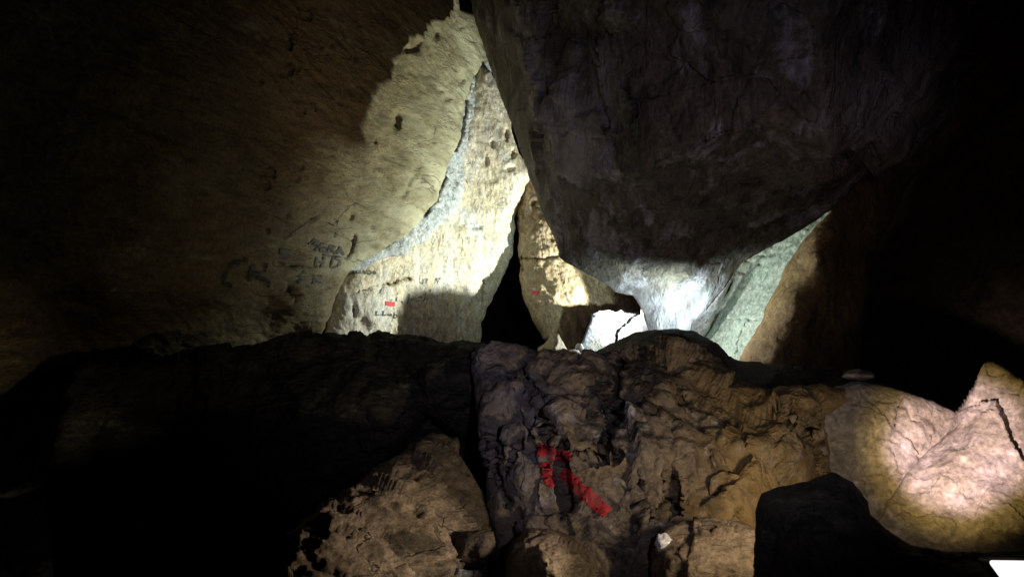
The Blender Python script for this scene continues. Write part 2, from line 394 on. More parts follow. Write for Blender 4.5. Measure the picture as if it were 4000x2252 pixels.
M_lay = rock_mat("layered_brown_rock", (.23, .175, .11), (.29, .22, .16), (.07, .055, .035), (.35, .29, .26), 2.4, (0, -32, 0), (.8, 1, 2.4), (.52, .64), bump=.9, bump_d=.04, fine=40, crk=0.7, crk_sc=4)
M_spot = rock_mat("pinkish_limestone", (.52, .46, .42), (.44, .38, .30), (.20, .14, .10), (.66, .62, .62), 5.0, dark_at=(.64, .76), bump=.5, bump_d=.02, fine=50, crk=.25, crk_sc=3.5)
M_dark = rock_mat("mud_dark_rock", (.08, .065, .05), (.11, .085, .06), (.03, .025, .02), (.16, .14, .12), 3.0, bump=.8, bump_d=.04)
M_mud2 = rock_mat("wet_dark_rock", (.05, .04, .03), (.065, .05, .035), (.02, .016, .012), (.09, .08, .07), 3.0, bump=.9, bump_d=.04)
M_shell = rock_mat("cave_shell_rock", (.12, .095, .07), (.15, .12, .09), (.05, .04, .03), (.2, .17, .14), 0.8, bump=.8, bump_d=.06, fine=15)
M_mud = rock_mat("cave_mud", (.12, .09, .06), (.15, .11, .07), (.05, .04, .03), (.2, .16, .12), 1.5, bump=.8, bump_d=.04, fine=25)

# ------------------------------------------------------------------ setting: shell of the chamber and its floor
def shell():
    V = []; T = []; nu, nv = 120, 70
    for j in range(nv + 1):
        for i in range(nu):
            a = 2 * math.pi * i / nu; b = math.pi * j / nv
            V.append((7 * math.sin(b) * math.cos(a), 4 + 10 * math.sin(b) * math.sin(a), 1.2 + 5.0 * math.cos(b)))
    V = np.array(V); c = np.array([0, 4, 1.2]); n = V - c; n /= np.linalg.norm(n, axis=1)[:, None]
    V += n * (0.9 * fbm(V * .45, 5, 3) + 0.25 * ridged(V * 1.2, 4, 5))[:, None]
    for j in range(nv):
        for i in range(nu):
            k = (i + 1) % nu; T.append((j * nu + i, (j + 1) * nu + i, (j + 1) * nu + k, j * nu + k))
    o = mesh_obj("cave_shell", V, T, M_shell); tag(o, kind='structure')
shell()
def floor():
    xs = np.arange(-7, 7.01, .1); ys = np.arange(-6, 14.01, .1); X, Y = np.meshgrid(xs, ys)
    V = np.c_[X.ravel(), Y.ravel(), np.zeros(X.size)]
    V[:, 2] = 0.0 + 0.22 * fbm(V * .8, 5, 21) + 0.10 * ridged(V * 2.5, 4, 23)
    n = len(xs); T = [(j * n + i, j * n + i + 1, (j + 1) * n + i + 1, (j + 1) * n + i) for j in range(len(ys) - 1) for i in range(n - 1)]
    o = mesh_obj("ground", V, T, M_mud); tag(o, kind='structure')
floor()

# ------------------------------------------------------------------ left wall
def dA(px, py):
    u = (px - 2000) / F; v = (1126 - py) / F
    return 2.55 / (.335 + .1 * v - u)
def A(px, py, e=0): return (px, py, dA(px, py) + e)
wall = rock("rock_wall", M_wall,
     [A(-500, -260), A(700, -260), A(1500, -260), A(1760, -120), A(1800, 40), A(1850, 55), A(1885, 150), A(1905, 230), A(1880, 262), A(1850, 300), A(1815, 400), A(1790, 540),
      A(1745, 660), A(1700, 780), A(1640, 860), A(1560, 930), A(1470, 990), A(1385, 1045), A(1340, 1085), A(1310, 1150), A(1290, 1220), A(1255, 1290), A(1230, 1400, .3),
      A(900, 1470, .5), A(500, 1420, .4), A(200, 1500, .4), A(-500, 1650, .3)],
     [A(x, y) for x in (0, 400, 800, 1150, 1450) for y in (0, 300, 600, 900)] + [A(1600, 100), A(1650, 400), A(1600, 650), A(1700, 200), A(0, 1150), A(400, 1120), A(800, 1150), A(1150, 1180), A(300, 1330, .4), A(700, 1340, .4), A(1050, 1340, .4), A(1200, 1300, .25), A(1200, 1000), A(1300, 900)],
     step=9, th=.9, rnd=.12, rw=150, jag=6, disp=D_wall, seed=11,
     zones=[('crust', lambda q: np.exp(-(segdist(q, [(1900, 60), (1880, 262), (1815, 400), (1790, 540), (1745, 660), (1700, 780), (1640, 860), (1560, 930), (1470, 990), (1385, 1045)]) / 150) ** 1.5))],
     cracks=[([(1230, 1045), (1100, 1035), (1060, 1030)], 7, .06), ([(1385, 915), (1370, 960), (1345, 1010)], 6, .05), ([(1640, 640), (1610, 700), (1570, 770)], 7, .04)],
     pits=[(1545, 470, 18, 38, .07), (1600, 190, 34, 16, .07), (1625, 170, 16, 14, .05), (1132, 1139, 22, 24, .15), (1700, 130, 14, 26, .05), (1690, 260, 30, 40, .03), (1800, 310, 14, 20, .06), (1745, 385, 18, 14, .05)] + [(random.uniform(1000, 1820), random.uniform(60, 1000), random.uniform(4, 11), random.uniform(4, 13), random.uniform(.02, .05)) for _ in range(45)],
     label="tall smooth brown rock wall with dark scrawled letters, filling the left side", cat="rock wall")
rock("mineral_vein", M_band,
     [(1905, 225, 6.49), (1918, 275, 6.59), (1890, 330, 6.46), (1890, 438, 6.40), (1877, 528, 6.38), (1872, 608, 6.39), (1860, 688, 6.37), (1812, 768, 6.17), (1762, 848, 5.97), (1682, 928, 5.66),
      (1582, 988, 5.30), (1450, 1030, 4.95), (1380, 1060, 4.75), (1340, 1080, 4.58), (1385, 1030, 4.75), (1500, 965, 5.09), (1600, 890, 5.41), (1690, 770, 5.72), (1740, 640, 5.88), (1785, 530, 6.04), (1810, 400, 6.10), (1845, 300, 6.22), (1875, 250, 6.34)],
     step=5, th=.25, rnd=.04, rw=25, jag=12, cracks=[([(1822, 400), (1803, 530), (1780, 590)], 5, .14), ([(1740, 690), (1706, 770), (1660, 840)], 6, .14), ([(1880, 300), (1850, 360), (1862, 420)], 6, .06)], disp=D_small, seed=31, parent=wall, key="mineral_vein",
     label="pale blue grey crusty vein edging the wall")

# ------------------------------------------------------------------ flowstone sheet to the right of the vein
def dB(px, py): u = (px - 2000) / F; return 6.4 / (1 - .35 * u)
def B(px, py, e=0): return (px, py, dB(px, py) + e)
flow = rock("flowstone_sheet", M_flow,
     [B(1870, 255, .05), B(1915, 275), B(1950, 340), B(1985, 440), B(2010, 560, -.05), B(2070, 680, -.1), B(2035, 770), B(2012, 850), B(2008, 920), B(2000, 990, .0), B(1975, 1060, .05), B(1945, 1120, .05), B(1905, 1190, .05), B(1880, 1260, .05), B(1870, 1400, .1),
      B(1500, 1420, -.5), B(1250, 1400, -1.0), B(1280, 1290, -1.0), B(1300, 1200, -1.0), B(1325, 1100, -1.0), B(1360, 1040, -.95), B(1480, 960, -.65), B(1600, 860, -.3), B(1690, 740, -.15), B(1750, 600, -.05), B(1800, 420)],
     [B(1900, 500), B(1850, 750), B(1700, 950, -.1), B(1900, 1000), B(1500, 1100, -.65), B(1400, 1150, -.95), B(1650, 1150, -.2), B(1450, 1250, -.9), B(1800, 1150)],
     step=6, th=.5, rnd=.1, rw=70, jag=5, disp=D_flow, seed=41,
     cracks=[([(1400, 1138), (1470, 1112), (1530, 1108), (1560, 1090), (1600, 1085)], 7, .12), ([(1390, 1035), (1450, 1038), (1510, 1012), (1580, 990)], 4, .05), ([(1475, 1140), (1490, 1115)], 5, .08), ([(1890, 1090), (1880, 1160), (1890, 1230)], 4, .05)],
     pits=[(1975, 525, 12, 26, .05), (2000, 600, 12, 22, .05), (1925, 560, 9, 13, .03), (1990, 660, 20, 12, .04), (1900, 625, 8, 20, .03), (1505, 1108, 26, 9, .1), (1415, 1138, 22, 8, .1), (1850, 890, 30, 8, .03), (1380, 1215, 10, 26, .08)],
     label="cream flowstone sheet lit bright, between the grey vein and the black cleft", cat="rock wall")

# ------------------------------------------------------------------ tan pillar right of the cleft
pillar = rock("rock_pillar", M_pillar,
     [(2050, 600, 6.5), (2300, 650, 6.6), (2500, 900, 6.75), (2750, 1100, 6.8), (2750, 1420, 6.7), (2300, 1440, 6.0), (2180, 1370, 5.95), (2120, 1320, 5.98), (2080, 1240, 6.08), (2050, 1170, 6.15), (2035, 1090, 6.25), (2030, 1000, 6.33), (2032, 900, 6.4), (2020, 820, 6.45), (2035, 760, 6.5), (2060, 700, 6.5)],
     [(2120, 900, 6.28), (2130, 1050, 6.18), (2150, 1200, 6.02), (2250, 1150, 6.08), (2400, 1150, 6.4), (2200, 1300, 5.95), (2480, 1300, 6.6)],
     step=6, th=1.4, rnd=.08, rw=60, jag=4, seed=51,
     disp=lambda V, s: D_flow(V, s) + 0.022 * ridged(V * 13, 3, s + 8) * np.clip((V[:, 2] - 1.45) / .15, .25, 1),
     cracks=[([(2030, 1010), (2100, 1012), (2160, 1000), (2200, 990)], 5, .05), ([(2040, 1000), (2045, 1060)], 4, .05)],
     label="tan wet rock pillar right of the black cleft with a small red dash", cat="rock pillar")

# ------------------------------------------------------------------ the hanging block
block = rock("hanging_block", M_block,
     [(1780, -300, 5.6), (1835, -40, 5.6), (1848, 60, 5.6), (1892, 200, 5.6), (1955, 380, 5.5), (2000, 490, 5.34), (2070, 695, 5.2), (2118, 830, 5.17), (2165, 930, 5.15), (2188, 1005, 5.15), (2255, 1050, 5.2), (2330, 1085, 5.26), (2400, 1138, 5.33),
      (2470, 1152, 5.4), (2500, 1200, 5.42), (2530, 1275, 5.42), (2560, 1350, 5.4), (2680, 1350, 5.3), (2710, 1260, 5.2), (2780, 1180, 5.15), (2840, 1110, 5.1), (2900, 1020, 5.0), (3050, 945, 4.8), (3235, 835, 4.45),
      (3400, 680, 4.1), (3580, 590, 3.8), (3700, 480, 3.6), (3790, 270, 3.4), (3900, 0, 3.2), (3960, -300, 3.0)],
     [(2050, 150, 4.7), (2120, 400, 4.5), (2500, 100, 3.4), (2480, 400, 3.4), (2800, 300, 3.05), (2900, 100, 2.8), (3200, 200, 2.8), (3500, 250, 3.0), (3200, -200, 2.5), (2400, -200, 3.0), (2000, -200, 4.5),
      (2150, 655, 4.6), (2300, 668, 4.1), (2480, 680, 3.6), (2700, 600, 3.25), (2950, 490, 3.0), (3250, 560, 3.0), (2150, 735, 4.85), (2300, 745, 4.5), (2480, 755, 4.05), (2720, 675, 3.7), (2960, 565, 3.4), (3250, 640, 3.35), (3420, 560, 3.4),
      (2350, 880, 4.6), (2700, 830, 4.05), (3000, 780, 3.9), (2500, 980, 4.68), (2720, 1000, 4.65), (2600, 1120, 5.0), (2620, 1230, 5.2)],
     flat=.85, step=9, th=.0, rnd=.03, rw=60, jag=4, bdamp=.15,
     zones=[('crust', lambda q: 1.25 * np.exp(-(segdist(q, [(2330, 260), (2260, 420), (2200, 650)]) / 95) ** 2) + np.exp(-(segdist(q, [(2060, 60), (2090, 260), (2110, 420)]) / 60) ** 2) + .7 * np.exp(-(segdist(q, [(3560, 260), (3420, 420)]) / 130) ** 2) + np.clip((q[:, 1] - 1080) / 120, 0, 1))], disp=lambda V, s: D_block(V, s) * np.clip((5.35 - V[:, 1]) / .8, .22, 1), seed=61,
     label="huge dark block hanging from the roof, its lowest tip brightly lit", cat="boulder")

# ------------------------------------------------------------------ right-hand slab, splinter and right wall
rock("leaning_slab", M_slabE,
     [(2640, 1330, 6.45), (2700, 1290, 6.40), (2790, 1210, 6.30), (2850, 1130, 6.20), (2880, 1050, 6.10), (2905, 960, 6.05), (3000, 880, 5.85), (3260, 780, 5.35), (3280, 840, 5.30), (3130, 1000, 5.45), (3020, 1200, 5.50), (2930, 1420, 5.50), (2800, 1480, 5.65), (2640, 1440, 6.35)],
     [(2950, 1100, 5.85), (2880, 1250, 5.90), (2800, 1320, 6.10), (3050, 950, 5.70)],
     step=6, th=.4, rnd=.06, rw=40, jag=4, seed=71,
     disp=lambda V, s: D_slab(V, s) * 1.6 + 0.03 * ridged(V * 9, 3, s + 7) * np.clip((V[:, 2] - 1.40) / .2, 0, 1),
     cracks=[([(2870, 1060), (2830, 1150), (2790, 1220), (2760, 1285)], 5, .1), ([(2930, 1250), (2895, 1290), (2880, 1380)], 3, .04), ([(2830, 1245), (2960, 1250)], 3, .03)],
     pits=[(2950, 980, 16, 9, .06), (2985, 1000, 16, 8, .05), (2920, 1020, 14, 9, .06), (3010, 960, 18, 8, .05), (2970, 1035, 14, 8, .05), (2900, 1060, 18, 12, .07), (3040, 935, 14, 8, .05)],
     label="pale green grey leaning slab, lit, between the hanging block and the right wall", cat="rock slab")
rock("rock_splinter", M_pale,
     [(2690, 1330, 6.00), (2668, 1290, 5.95), (2730, 1225, 5.90), (2765, 1205, 5.88), (2800, 1160, 5.80), (2850, 1095, 5.72), (2872, 1055, 5.68), (2866, 1085, 5.75), (2830, 1160, 5.85), (2790, 1240, 5.95), (2755, 1300, 6.02), (2730, 1340, 6.05)],
     step=5, th=.12, rnd=.03, rw=20, jag=4, disp=D_slab, seed=73,
     label="thin white rock splinter standing along the left edge of the leaning slab", cat="rock")
rwall = rock("right_rock_wall", M_rim,
     [(3240, 828, 5.1), (3180, 900, 5.1), (3100, 1000, 5.37), (3050, 1090, 5.37), (2995, 1190, 5.35), (2945, 1300, 5.35), (2895, 1390, 5.35), (2860, 1460, 5.1), (3100, 1600, 5.2), (3320, 1640, 5.7), (3360, 1400, 5.8), (3400, 1000, 6.0), (3560, 700, 6.1), (4100, 300, 6.3), (4400, -400, 6.5), (3800, -400, 6.0), (3100, -100, 5.9), (2800, 500, 5.8), (2850, 800, 5.8), (3060, 860, 5.5)],
     [(3200, 1010, 5.0), (3110, 1200, 5.0), (3030, 1390, 5.0), (3300, 1000, 5.5), (3250, 1400, 5.4), (3500, 400, 6.0)],
     step=9, th=.6, rnd=.12, rw=80, jag=4, disp=D_wall, seed=81,
     label="dark brown right wall with an orange lit left rim beside the leaning slab", cat="rock wall")
rwall.name = "rock_wall"

# ------------------------------------------------------------------ pale broken rocks on the ledge behind
slab_k = rock("broken_slab", M_kslab,
     [(2225, 1420, 5.50), (2262, 1370, 5.52), (2275, 1330, 5.53), (2290, 1290, 5.55), (2305, 1250, 5.56), (2310, 1228, 5.57), (2340, 1212, 5.62), (2375, 1206, 5.70), (2400, 1216, 5.75), (2420, 1207, 5.80), (2445, 1212, 5.87), (2475, 1208, 5.93), (2500, 1216, 5.98), (2560, 1214, 6.10), (2640, 1235, 6.25), (2640, 1420, 6.15), (2400, 1440, 5.80)],
     step=5, th=.38, rnd=.02, rw=20, jag=5, disp=D_slab, seed=91,
     cracks=[([(2500, 1222), (2470, 1238), (2448, 1262), (2425, 1275), (2412, 1300), (2404, 1330)], 4, .12), ([(2308, 1232), (2345, 1226), (2380, 1215)], 3, .04)],
     label="bluish white broken slab with a black crack, standing below the hanging block", cat="rock slab")
rock("light_blocker", M_dark, [(2503, 1120, 5.75), (2501, 1170, 5.74), (2503, 1229, 5.735), (2535, 1232, 5.75), (2590, 1232, 5.8), (2640, 1180, 5.85), (2600, 1110, 5.8)], step=6, th=.6, rnd=0, rw=10, jag=2, disp=None, seed=92, parent=slab_k)  # unseen plate added behind the hanging block to shade the pillar from the back torch
rock("loose_rock", M_pillar,
     [(2080, 1395, 5.3), (2105, 1355, 5.3), (2140, 1330, 5.25), (2150, 1308, 5.25), (2180, 1305, 5.22), (2200, 1330, 5.2), (2215, 1365, 5.2), (2225, 1420, 5.2), (2120, 1430, 5.2)],
     [(2165, 1360, 5.1)], step=5, th=.15, rnd=.05, rw=25, jag=4, disp=D_slab, seed=93,
     label="small brown pointed rock at the foot of the pillar", cat="rock")
def stone(name, mat, px, py, d, rx, ry, seed, label, cat="stone", group=None, spk=.25, disp=D_small, step=None):
    n = 14; poly = []
    rr = np.random.RandomState(seed)
    for i in range(n):
        a = 2 * math.pi * i / n; r = 1 + rr.uniform(-spk, spk)
        poly.append((px + rx * r * math.cos(a), py + ry * r * math.sin(a), d))
    dep = 0.5 * (rx + ry) / F * d
    return rock(name, mat, poly, [], step=step or max(3, min(rx, ry) / 7), th=dep * .8, rnd=dep * .8, rw=min(rx, ry) * .9, jag=min(4, ry * .12), disp=disp, seed=seed, label=label, cat=cat, group=group)
D_tiny = lambda V, s: 0.012 * fbm(V * 14, 3, s) + 0.006 * ridged(V * 40, 3, s)
for i, (x, y, rx, ry, d, lab) in enumerate([(2240, 1382, 26, 16, 5.35, "flat white stone at the left end of the little bright heap"), (2266, 1360, 17, 20, 5.4, "pointed white stone on top of the little bright heap"),
                                            (2295, 1378, 28, 18, 5.38, "round white stone at the right end of the little bright heap"), (2268, 1388, 22, 12, 5.3, "lowest white stone in the middle of the little bright heap")]):
    stone("stone", M_pale, x, y, d, rx, ry, 300 + i, lab, group="white stones heaped below the broken slab", disp=D_tiny)

# ------------------------------------------------------------------ dark mound on the ridge
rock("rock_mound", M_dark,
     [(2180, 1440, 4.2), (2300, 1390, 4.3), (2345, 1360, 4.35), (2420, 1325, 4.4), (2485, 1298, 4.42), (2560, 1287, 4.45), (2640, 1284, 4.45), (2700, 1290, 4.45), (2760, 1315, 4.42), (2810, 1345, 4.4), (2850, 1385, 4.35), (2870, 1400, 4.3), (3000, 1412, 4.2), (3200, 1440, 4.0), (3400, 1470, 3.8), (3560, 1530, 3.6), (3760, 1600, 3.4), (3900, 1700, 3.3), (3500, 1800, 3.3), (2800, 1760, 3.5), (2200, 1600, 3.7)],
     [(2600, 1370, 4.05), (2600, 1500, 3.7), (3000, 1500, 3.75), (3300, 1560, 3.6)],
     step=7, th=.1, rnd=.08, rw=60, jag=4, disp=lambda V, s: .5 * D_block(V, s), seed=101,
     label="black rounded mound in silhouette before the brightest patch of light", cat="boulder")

# ------------------------------------------------------------------ foreground boulders
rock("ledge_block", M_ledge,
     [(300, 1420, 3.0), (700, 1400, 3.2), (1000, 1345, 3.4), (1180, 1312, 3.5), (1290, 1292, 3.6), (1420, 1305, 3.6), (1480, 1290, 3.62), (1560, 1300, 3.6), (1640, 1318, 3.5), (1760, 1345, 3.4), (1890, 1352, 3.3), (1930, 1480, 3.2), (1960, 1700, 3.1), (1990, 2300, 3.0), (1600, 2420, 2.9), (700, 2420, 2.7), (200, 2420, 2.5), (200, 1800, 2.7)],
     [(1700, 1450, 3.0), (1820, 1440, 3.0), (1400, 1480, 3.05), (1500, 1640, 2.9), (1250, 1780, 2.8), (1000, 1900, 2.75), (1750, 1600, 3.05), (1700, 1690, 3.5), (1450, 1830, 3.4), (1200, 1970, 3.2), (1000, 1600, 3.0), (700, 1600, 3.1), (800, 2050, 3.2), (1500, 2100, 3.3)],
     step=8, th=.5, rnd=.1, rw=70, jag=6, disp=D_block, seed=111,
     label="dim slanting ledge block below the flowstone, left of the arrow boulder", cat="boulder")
arrow_b = rock("boulder", M_crag,
     [(1855, 1352, 2.95), (1960, 1350, 2.95), (2080, 1362, 2.95), (2180, 1380, 2.95), (2230, 1388, 2.95), (2330, 1385, 2.95), (2430, 1370, 2.98), (2560, 1345, 3.0), (2680, 1345, 3.0), (2800, 1400, 3.0), (2880, 1480, 2.95), (2990, 1525, 2.9), (3120, 1505, 2.85), (3210, 1500, 2.85), (3300, 1520, 2.85), (3310, 1560, 2.8), (3225, 1620, 2.75), (3230, 1720, 2.72), (3245, 1850, 2.7), (3300, 2050, 2.6), (3300, 2400, 2.4), (1930, 2420, 2.2), (1930, 2100, 2.35), (1905, 1980, 2.4), (1885, 1800, 2.5), (1862, 1600, 2.7), (1850, 1450, 2.85)],
     [(2000, 1500, 2.62), (2000, 1750, 2.4), (2150, 1900, 2.3), (2200, 1600, 2.5), (2350, 1750, 2.38), (2600, 1500, 2.65), (2600, 1750, 2.42), (2900, 1650, 2.5), (3100, 1650, 2.5), (3120, 1800, 2.42), (2900, 1900, 2.3), (2500, 2000, 2.25), (2200, 2150, 2.2), (2800, 2150, 2.2)],
     step=8, th=.7, rnd=.06, rw=60, jag=6, bdamp=.12,
     zones=[('lilac', lambda q: np.clip((2450 - q[:, 0]) / 400, 0, 1)), ('ochre', lambda q: np.clip((q[:, 0] - 2500) / 400, 0, 1))], disp=D_crag, seed=121,
     cracks=[([(2050, 1380), (2060, 1500), (2140, 1600), (2150, 1720)], 12, .08), ([(2420, 1400), (2400, 1600), (2370, 1750), (2330, 1760)], 16, .14), ([(2190, 1740), (2190, 1850), (2195, 1950)], 14, .12), ([(2490, 1850), (2500, 1960), (2540, 2030)], 9, .08), ([(2630, 1700), (2620, 1850), (2640, 1990)], 11, .09),
             ([(1880, 1700), (1940, 1850), (1990, 1960)], 8, .07), ([(2560, 1500), (2560, 1620), (2680, 1560)], 14, .1), ([(2240, 1760), (2330, 1790), (2420, 1770)], 9, .07), ([(2840, 1900), (2860, 2020)], 8, .06), ([(2010, 1700), (1985, 1850)], 6, .06), ([(3080, 1640), (3170, 1700), (3210, 1740)], 12, .08)],
     pits=[(2640, 1990, 14, 22, .08), (2870, 2000, 14, 24, .06)],
     label="large craggy grey brown boulder with a faded red arrow, in the centre foreground", cat="boulder")
rock("boulder", M_lay,
     [(1690, 1692, 2.49), (1740, 1700, 2.52), (1785, 1722, 2.49), (1800, 1790, 2.45), (1835, 1850, 2.42), (1880, 1920, 2.42), (1915, 2040, 2.36), (1900, 2160, 2.25), (1880, 2420, 2.04), (1080, 2420, 1.52), (1105, 2200, 1.63), (1125, 2080, 1.74), (1220, 2000, 1.84), (1350, 1910, 2.01), (1480, 1820, 2.18), (1600, 1745, 2.34)],
     [(1700, 1850, 2.24), (1500, 1950, 1.99), (1300, 2100, 1.74), (1600, 2150, 1.89), (1800, 2050, 2.15), (1400, 2250, 1.69)],
     step=8, th=.4, rnd=.06, rw=60, jag=5, disp=D_lay, seed=131, key="left_boulder",
     label="slanting brown boulder with diagonal ridges at the bottom, left of the arrow boulder", cat="boulder")
rock("boulder", M_lay,
     [(1970, 2200, 2.0), (2000, 2110, 2.02), (2060, 2065, 2.05), (2150, 2070, 2.05), (2250, 2100, 2.05), (2320, 2160, 2.0), (2360, 2300, 1.95), (2330, 2400, 1.9), (2000, 2400, 1.9), (1960, 2300, 1.95)],
     [(2140, 2200, 1.85)], step=7, th=.2, rnd=.06, rw=50, jag=5, disp=D_small, seed=141, key="low_boulder",
     label="blunt olive brown rock at the bottom edge under the arrow boulder's left end", cat="rock")
low_r = rock("boulder", M_lay,
     [(2540, 2420, 1.9), (2555, 2250, 2.0), (2550, 2150, 2.05), (2590, 2080, 2.1), (2680, 2050, 2.12), (2800, 2040, 2.12), (2940, 2080, 2.1), (3010, 2200, 2.05), (3020, 2420, 1.95)],
     [(2750, 2200, 1.95), (2650, 2150, 1.98)], step=7, th=.2, rnd=.06, rw=60, jag=5, disp=lambda V, s: .7 * D_crag(V, s), seed=143, key="low_right_boulder",
     label="purplish rock at the bottom edge with a shiny white nub on its left", cat="rock")
stone("stone", M_dark, 1850, 2150, 2.0, 95, 75, 151, "blackish wedge stone between the ridged boulder and the olive rock")
stone("stone", M_pale, 1815, 2262, 1.9, 75, 36, 153, "pale grey stone cut by the bottom edge below the wedge stone")
M_nub = rock_mat("wet_calcite", (.7, .7, .8), (.8, .8, .85), (.4, .4, .5), (.85, .85, .9), 20, rough=.25, spec=.9, bump=.4)

# ------------------------------------------------------------------ torch-lit rocks on the right
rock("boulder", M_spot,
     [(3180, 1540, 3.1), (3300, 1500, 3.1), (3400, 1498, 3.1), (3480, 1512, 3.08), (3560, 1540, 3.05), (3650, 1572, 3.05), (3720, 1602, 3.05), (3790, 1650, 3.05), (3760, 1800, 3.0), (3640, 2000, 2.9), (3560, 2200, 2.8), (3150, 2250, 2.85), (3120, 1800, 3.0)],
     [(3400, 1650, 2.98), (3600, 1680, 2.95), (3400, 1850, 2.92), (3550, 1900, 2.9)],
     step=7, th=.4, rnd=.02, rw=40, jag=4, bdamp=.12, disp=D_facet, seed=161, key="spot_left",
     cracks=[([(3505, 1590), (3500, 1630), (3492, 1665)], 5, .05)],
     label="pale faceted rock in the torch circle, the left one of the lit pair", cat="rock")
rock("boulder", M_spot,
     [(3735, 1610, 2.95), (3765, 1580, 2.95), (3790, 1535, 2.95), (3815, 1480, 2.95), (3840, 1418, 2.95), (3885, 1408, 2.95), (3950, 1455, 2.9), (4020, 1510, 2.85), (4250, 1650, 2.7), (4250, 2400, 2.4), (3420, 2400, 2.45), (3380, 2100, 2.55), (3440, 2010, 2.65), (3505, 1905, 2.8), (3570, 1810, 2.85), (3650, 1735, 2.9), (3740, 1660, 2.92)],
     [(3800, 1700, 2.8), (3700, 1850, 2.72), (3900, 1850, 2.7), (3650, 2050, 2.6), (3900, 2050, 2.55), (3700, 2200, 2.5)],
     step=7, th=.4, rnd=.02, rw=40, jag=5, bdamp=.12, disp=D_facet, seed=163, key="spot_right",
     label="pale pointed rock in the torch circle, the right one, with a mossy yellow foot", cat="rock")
stone("stone", M_spot, 3350, 1470, 3.3, 60, 16, 171, "small flat stone lying on the dark ridge above the torch circle")
# added dark rock standing in for the shadow on the arrow boulder, lower right
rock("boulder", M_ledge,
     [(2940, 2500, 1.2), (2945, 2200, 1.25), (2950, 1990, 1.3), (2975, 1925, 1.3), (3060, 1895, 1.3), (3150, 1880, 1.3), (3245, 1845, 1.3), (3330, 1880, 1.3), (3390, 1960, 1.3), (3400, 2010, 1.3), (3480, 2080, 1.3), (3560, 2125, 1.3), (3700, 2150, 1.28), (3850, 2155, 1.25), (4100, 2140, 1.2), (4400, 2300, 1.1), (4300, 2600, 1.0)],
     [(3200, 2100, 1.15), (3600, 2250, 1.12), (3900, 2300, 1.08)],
     step=8, th=.15, rnd=.06, rw=120, jag=4, bdamp=.1, disp=lambda V, s: .3 * D_crag(V, s), seed=181, key="shadow_rock",
     label="added black rock standing in for a shadow, nearest the camera in the lower right", cat="boulder")

# ------------------------------------------------------------------ the lamp in the corner
M_glow = bpy.data.materials.new("lit_diffuser"); M_glow.use_nodes = True
_b = M_glow.node_tree.nodes["Principled BSDF"]; _b.inputs['Base Color'].default_value = (.9, .9, .92, 1)
_b.inputs['Emission Color'].default_value = (1, .98, 1, 1); _b.inputs['Emission Strength'].default_value = 1.1
M_case = bpy.data.materials.new("lamp_case"); M_case.use_nodes = True
_b = M_case.node_tree.nodes["Principled BSDF"]; _b.inputs['Base Color'].default_value = (.03, .03, .035, 1); _b.inputs['Roughness'].default_value = .5
def rounded(w_, h_, r, n=8):
    out = []
    for cx, cy, a0 in ((w_ - r, h_ - r, 0), (-w_ + r, h_ - r, 90), (-w_ + r, -h_ + r, 180), (w_ - r, -h_ + r, 270)):
        for i in range(n + 1):
            a = math.radians(a0 + 90 * i / n); out.append((cx + r * math.cos(a), cy + r * math.sin(a)))
    return out
def plate(name, mat, parent, w_, h_, r, y0, y1, bev):
    rings = [(0, y0 + bev), (bev, y0)]; V = []; T = []
    loops = [rounded(w_, h_, r), rounded(w_ - bev, h_ - bev, max(.001, r - bev))]
    n = len(loops[0])
    for lp, y in ((loops[1], y1), (loops[0], y1 - bev), (loops[0], y0 + bev), (loops[1], y0)):
        V += [(x, y, z) for x, z in lp]
    for k in range(3):
        for i in range(n):
            j = (i + 1) % n; T.append((k * n + i, k * n + j, (k + 1) * n + j, (k + 1) * n + i))
    T.append(tuple(range(n))[::-1]); T.append(tuple(range(3 * n, 4 * n)))
    V = [(x - .6 * (z - h_), y, z) for x, y, z in V]
    me = bpy.data.meshes.new(name); me.from_pydata(V, [], T); me.materials.append(mat); me.update()
    o = bpy.data.objects.new(name, me); COL.objects.link(o); o.parent = parent; return o
lt = bpy.data.objects.new("cave_lamp", None); COL.objects.link(lt)
lt.location = P(4014, 2292, .62); lt.rotation_euler = (math.radians(-12), math.radians(-2), math.radians(-8))
tag(lt, "glowing white lamp cut off by the bottom right corner", "lamp")
plate("diffuser", M_glow, lt, .026, .020, .004, -.004, .006, .0015)
plate("housing", M_case, lt, .025, .0195, .004, .0065, .03, .002)

# ------------------------------------------------------------------ paint and scrawls
def letters(key, groups, mat, width, step=3, lift=.005, name="letter", label=None):
    for g in groups: drape(name, key, g, mat, width=width, step=step, lift=lift, label=label)

M_red = paint_mat("worn_red_paint", (.42, .02, .03), .54, 18)
M_redc = paint_mat("red_marker_paint", (.75, .06, .07), .8, 40)
M_blk = paint_mat("black_scrawl", (.05, .06, .055), .56, 60)
M_blk2 = paint_mat("faded_scrawl", (.06, .07, .07), .5, 40)
M_soot = paint_mat("soot_scrawl", (.035, .028, .018), .54, 30)
drape("painted_arrow", "boulder", [(44, [(2112, 1735), (2130, 1780)]), (46, [(2128, 1800), (2140, 1850), (2156, 1900)]), (44, [(2150, 1772), (2232, 1786)]), (50, [(2200, 1838), (2250, 1895), (2320, 1955), (2372, 2005)])],
      M_red, step=5, lift=.006, label="faded red paint arrow pointing up left")
drape("red_dash", "flowstone_sheet", [(17, [(1505, 1184), (1540, 1188)])], M_redc, lift=.006, step=4, jit=.05)
drape("red_dash", "rock_pillar", [(15, [(2079, 1142), (2104, 1144)])], M_redc, lift=.006, step=4, jit=.05)
def G(x, y, s=1.0):
    return [[(x + 26 * s, y + 3 * s), (x + 10 * s, y), (x + 4 * s, y + 26 * s), (x + 22 * s, y + 24 * s), (x + 25 * s, y + 13 * s), (x + 14 * s, y + 14 * s)]]
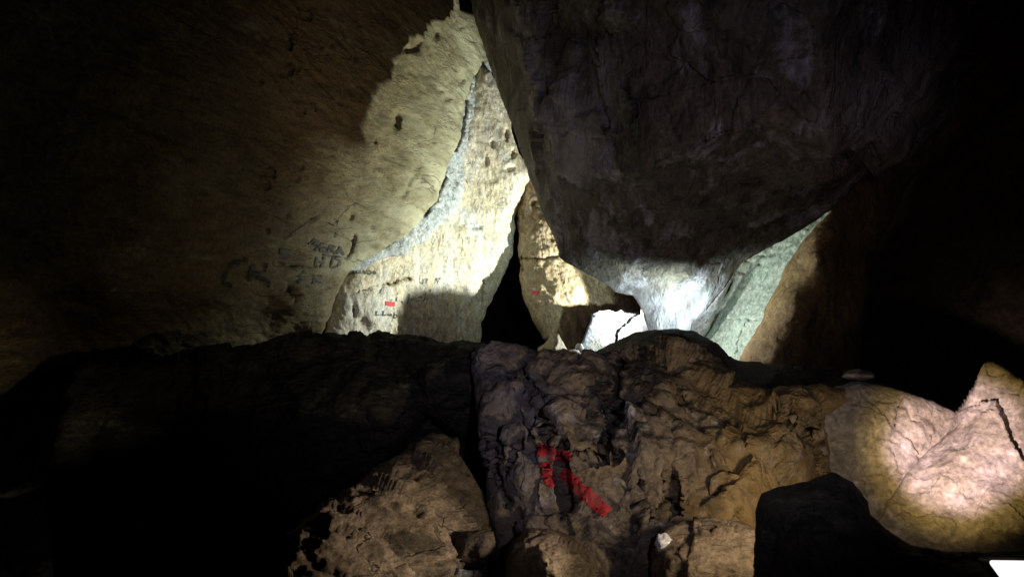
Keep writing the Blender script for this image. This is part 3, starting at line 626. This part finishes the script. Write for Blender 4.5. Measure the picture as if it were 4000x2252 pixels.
letters("flowstone_sheet", [G(1357, 1044), [[(1381, 1066), (1384, 1071)]], G(1386, 1046, .85), [[(1412, 1072), (1420, 1056), (1424, 1072), (1430, 1056)]], [[(1436, 1070), (1434, 1060), (1442, 1056), (1448, 1064), (1442, 1072), (1436, 1070)]], [[(1452, 1068), (1462, 1058), (1466, 1068), (1458, 1072)]]], M_blk, 4.5)
letters("flowstone_sheet", [[[(1470, 1215), (1467, 1231), (1480, 1229)]], [[(1485, 1228), (1488, 1232)]], [[(1496, 1213), (1494, 1231), (1506, 1228)]], [[(1513, 1232), (1516, 1224), (1521, 1232), (1525, 1224), (1529, 1233)]], [[(1540, 1218), (1536, 1240), (1548, 1236), (1546, 1228), (1538, 1230)]]], M_blk, 4)
letters("flowstone_sheet", [[[(1552, 1142), (1546, 1176)]], [[(1568, 1175), (1571, 1188)]], [[(1592, 1150), (1598, 1148), (1590, 1186)]], [[(1630, 1162), (1642, 1158), (1646, 1164)]], [[(1662, 1140), (1656, 1172), (1648, 1174)]], [[(1676, 1138), (1682, 1132)]],
                            [[(1638, 1088), (1640, 1106), (1650, 1108), (1656, 1088)]], [[(1668, 1088), (1664, 1106)]], [[(1694, 1110), (1704, 1086), (1708, 1106), (1718, 1084)]]], M_blk2, 5)
letters("rock_wall", [[[(1228, 1040), (1236, 1002)], [(1234, 1022), (1264, 1026)], [(1252, 1046), (1266, 1004)]], [[(1290, 1046), (1300, 1006), (1326, 1016), (1322, 1036), (1294, 1048)]], [[(1262, 996), (1300, 1000), (1330, 1002)]]], M_soot, 8, 4, .006)
letters("rock_wall", [[[(1205, 955), (1228, 936), (1246, 942), (1222, 956), (1244, 962), (1230, 978)]], [[(1264, 946), (1246, 958), (1254, 982), (1276, 984)], [(1256, 968), (1280, 968)]], [[(1276, 988), (1292, 958), (1308, 964), (1294, 974), (1312, 990)]], [[(1312, 992), (1328, 966), (1340, 996)], [(1320, 984), (1338, 984)]]], M_soot, 9, 4, .006)
letters("rock_wall", [[(16, [(965, 1012), (905, 1026), (880, 1060), (868, 1105), (905, 1114)])], [(15, [(990, 1028), (975, 1062), (972, 1100)]), (15, [(1040, 1026), (1030, 1060), (985, 1070)]), (14, [(985, 1066), (1050, 1100), (1045, 1120)])], [(10, [(1132, 976), (1096, 972), (1094, 990), (1130, 998), (1120, 1010), (1088, 1004)])]], M_soot, 14, 5, .006)
letters("rock_wall", [[(12, [(1195, 1060), (1168, 1068), (1170, 1084)])], [(13, [(1180, 1090), (1160, 1106)])], [(9, [(1222, 1076), (1256, 1080)])], [(8, [(1228, 1084), (1222, 1110)])], [(8, [(1190, 1112), (1210, 1120)])], [(9, [(1232, 1100), (1262, 1104)])], [(6, [(1278, 870), (1300, 881), (1322, 862), (1306, 856)])], [(5, [(1314, 912), (1308, 928)])]], M_soot, 8, 4, .006, name="stroke_mark")
drape("rust_streak", "rock_wall", [(14, [(1250, 846), (1200, 876), (1165, 900), (1130, 922), (1110, 930)])], paint_mat("rust_stain", (.11, .06, .025), .55, 18), step=5, lift=.004)

# shiny nub on the purplish rock
loc, nor, _, _ = hit(ROCKS["low_right_boulder"][1], 2592, 2118)
if loc is not None:
    V = []; T = []; nu, nv = 16, 10
    for j in range(nv + 1):
        for i in range(nu):
            a = 2 * math.pi * i / nu; b = math.pi * j / nv
            V.append((.022 * math.sin(b) * math.cos(a), .016 * math.sin(b) * math.sin(a), .026 * math.cos(b)))
    V = np.array(V); V += .25 * V * fbm(V * 60, 3, 2)[:, None] * 2; V += np.array(loc)
    for j in range(nv):
        for i in range(nu):
            k = (i + 1) % nu; T.append((j * nu + i, (j + 1) * nu + i, (j + 1) * nu + k, j * nu + k))
    mesh_obj("calcite_nub", V, T, M_nub, low_r)
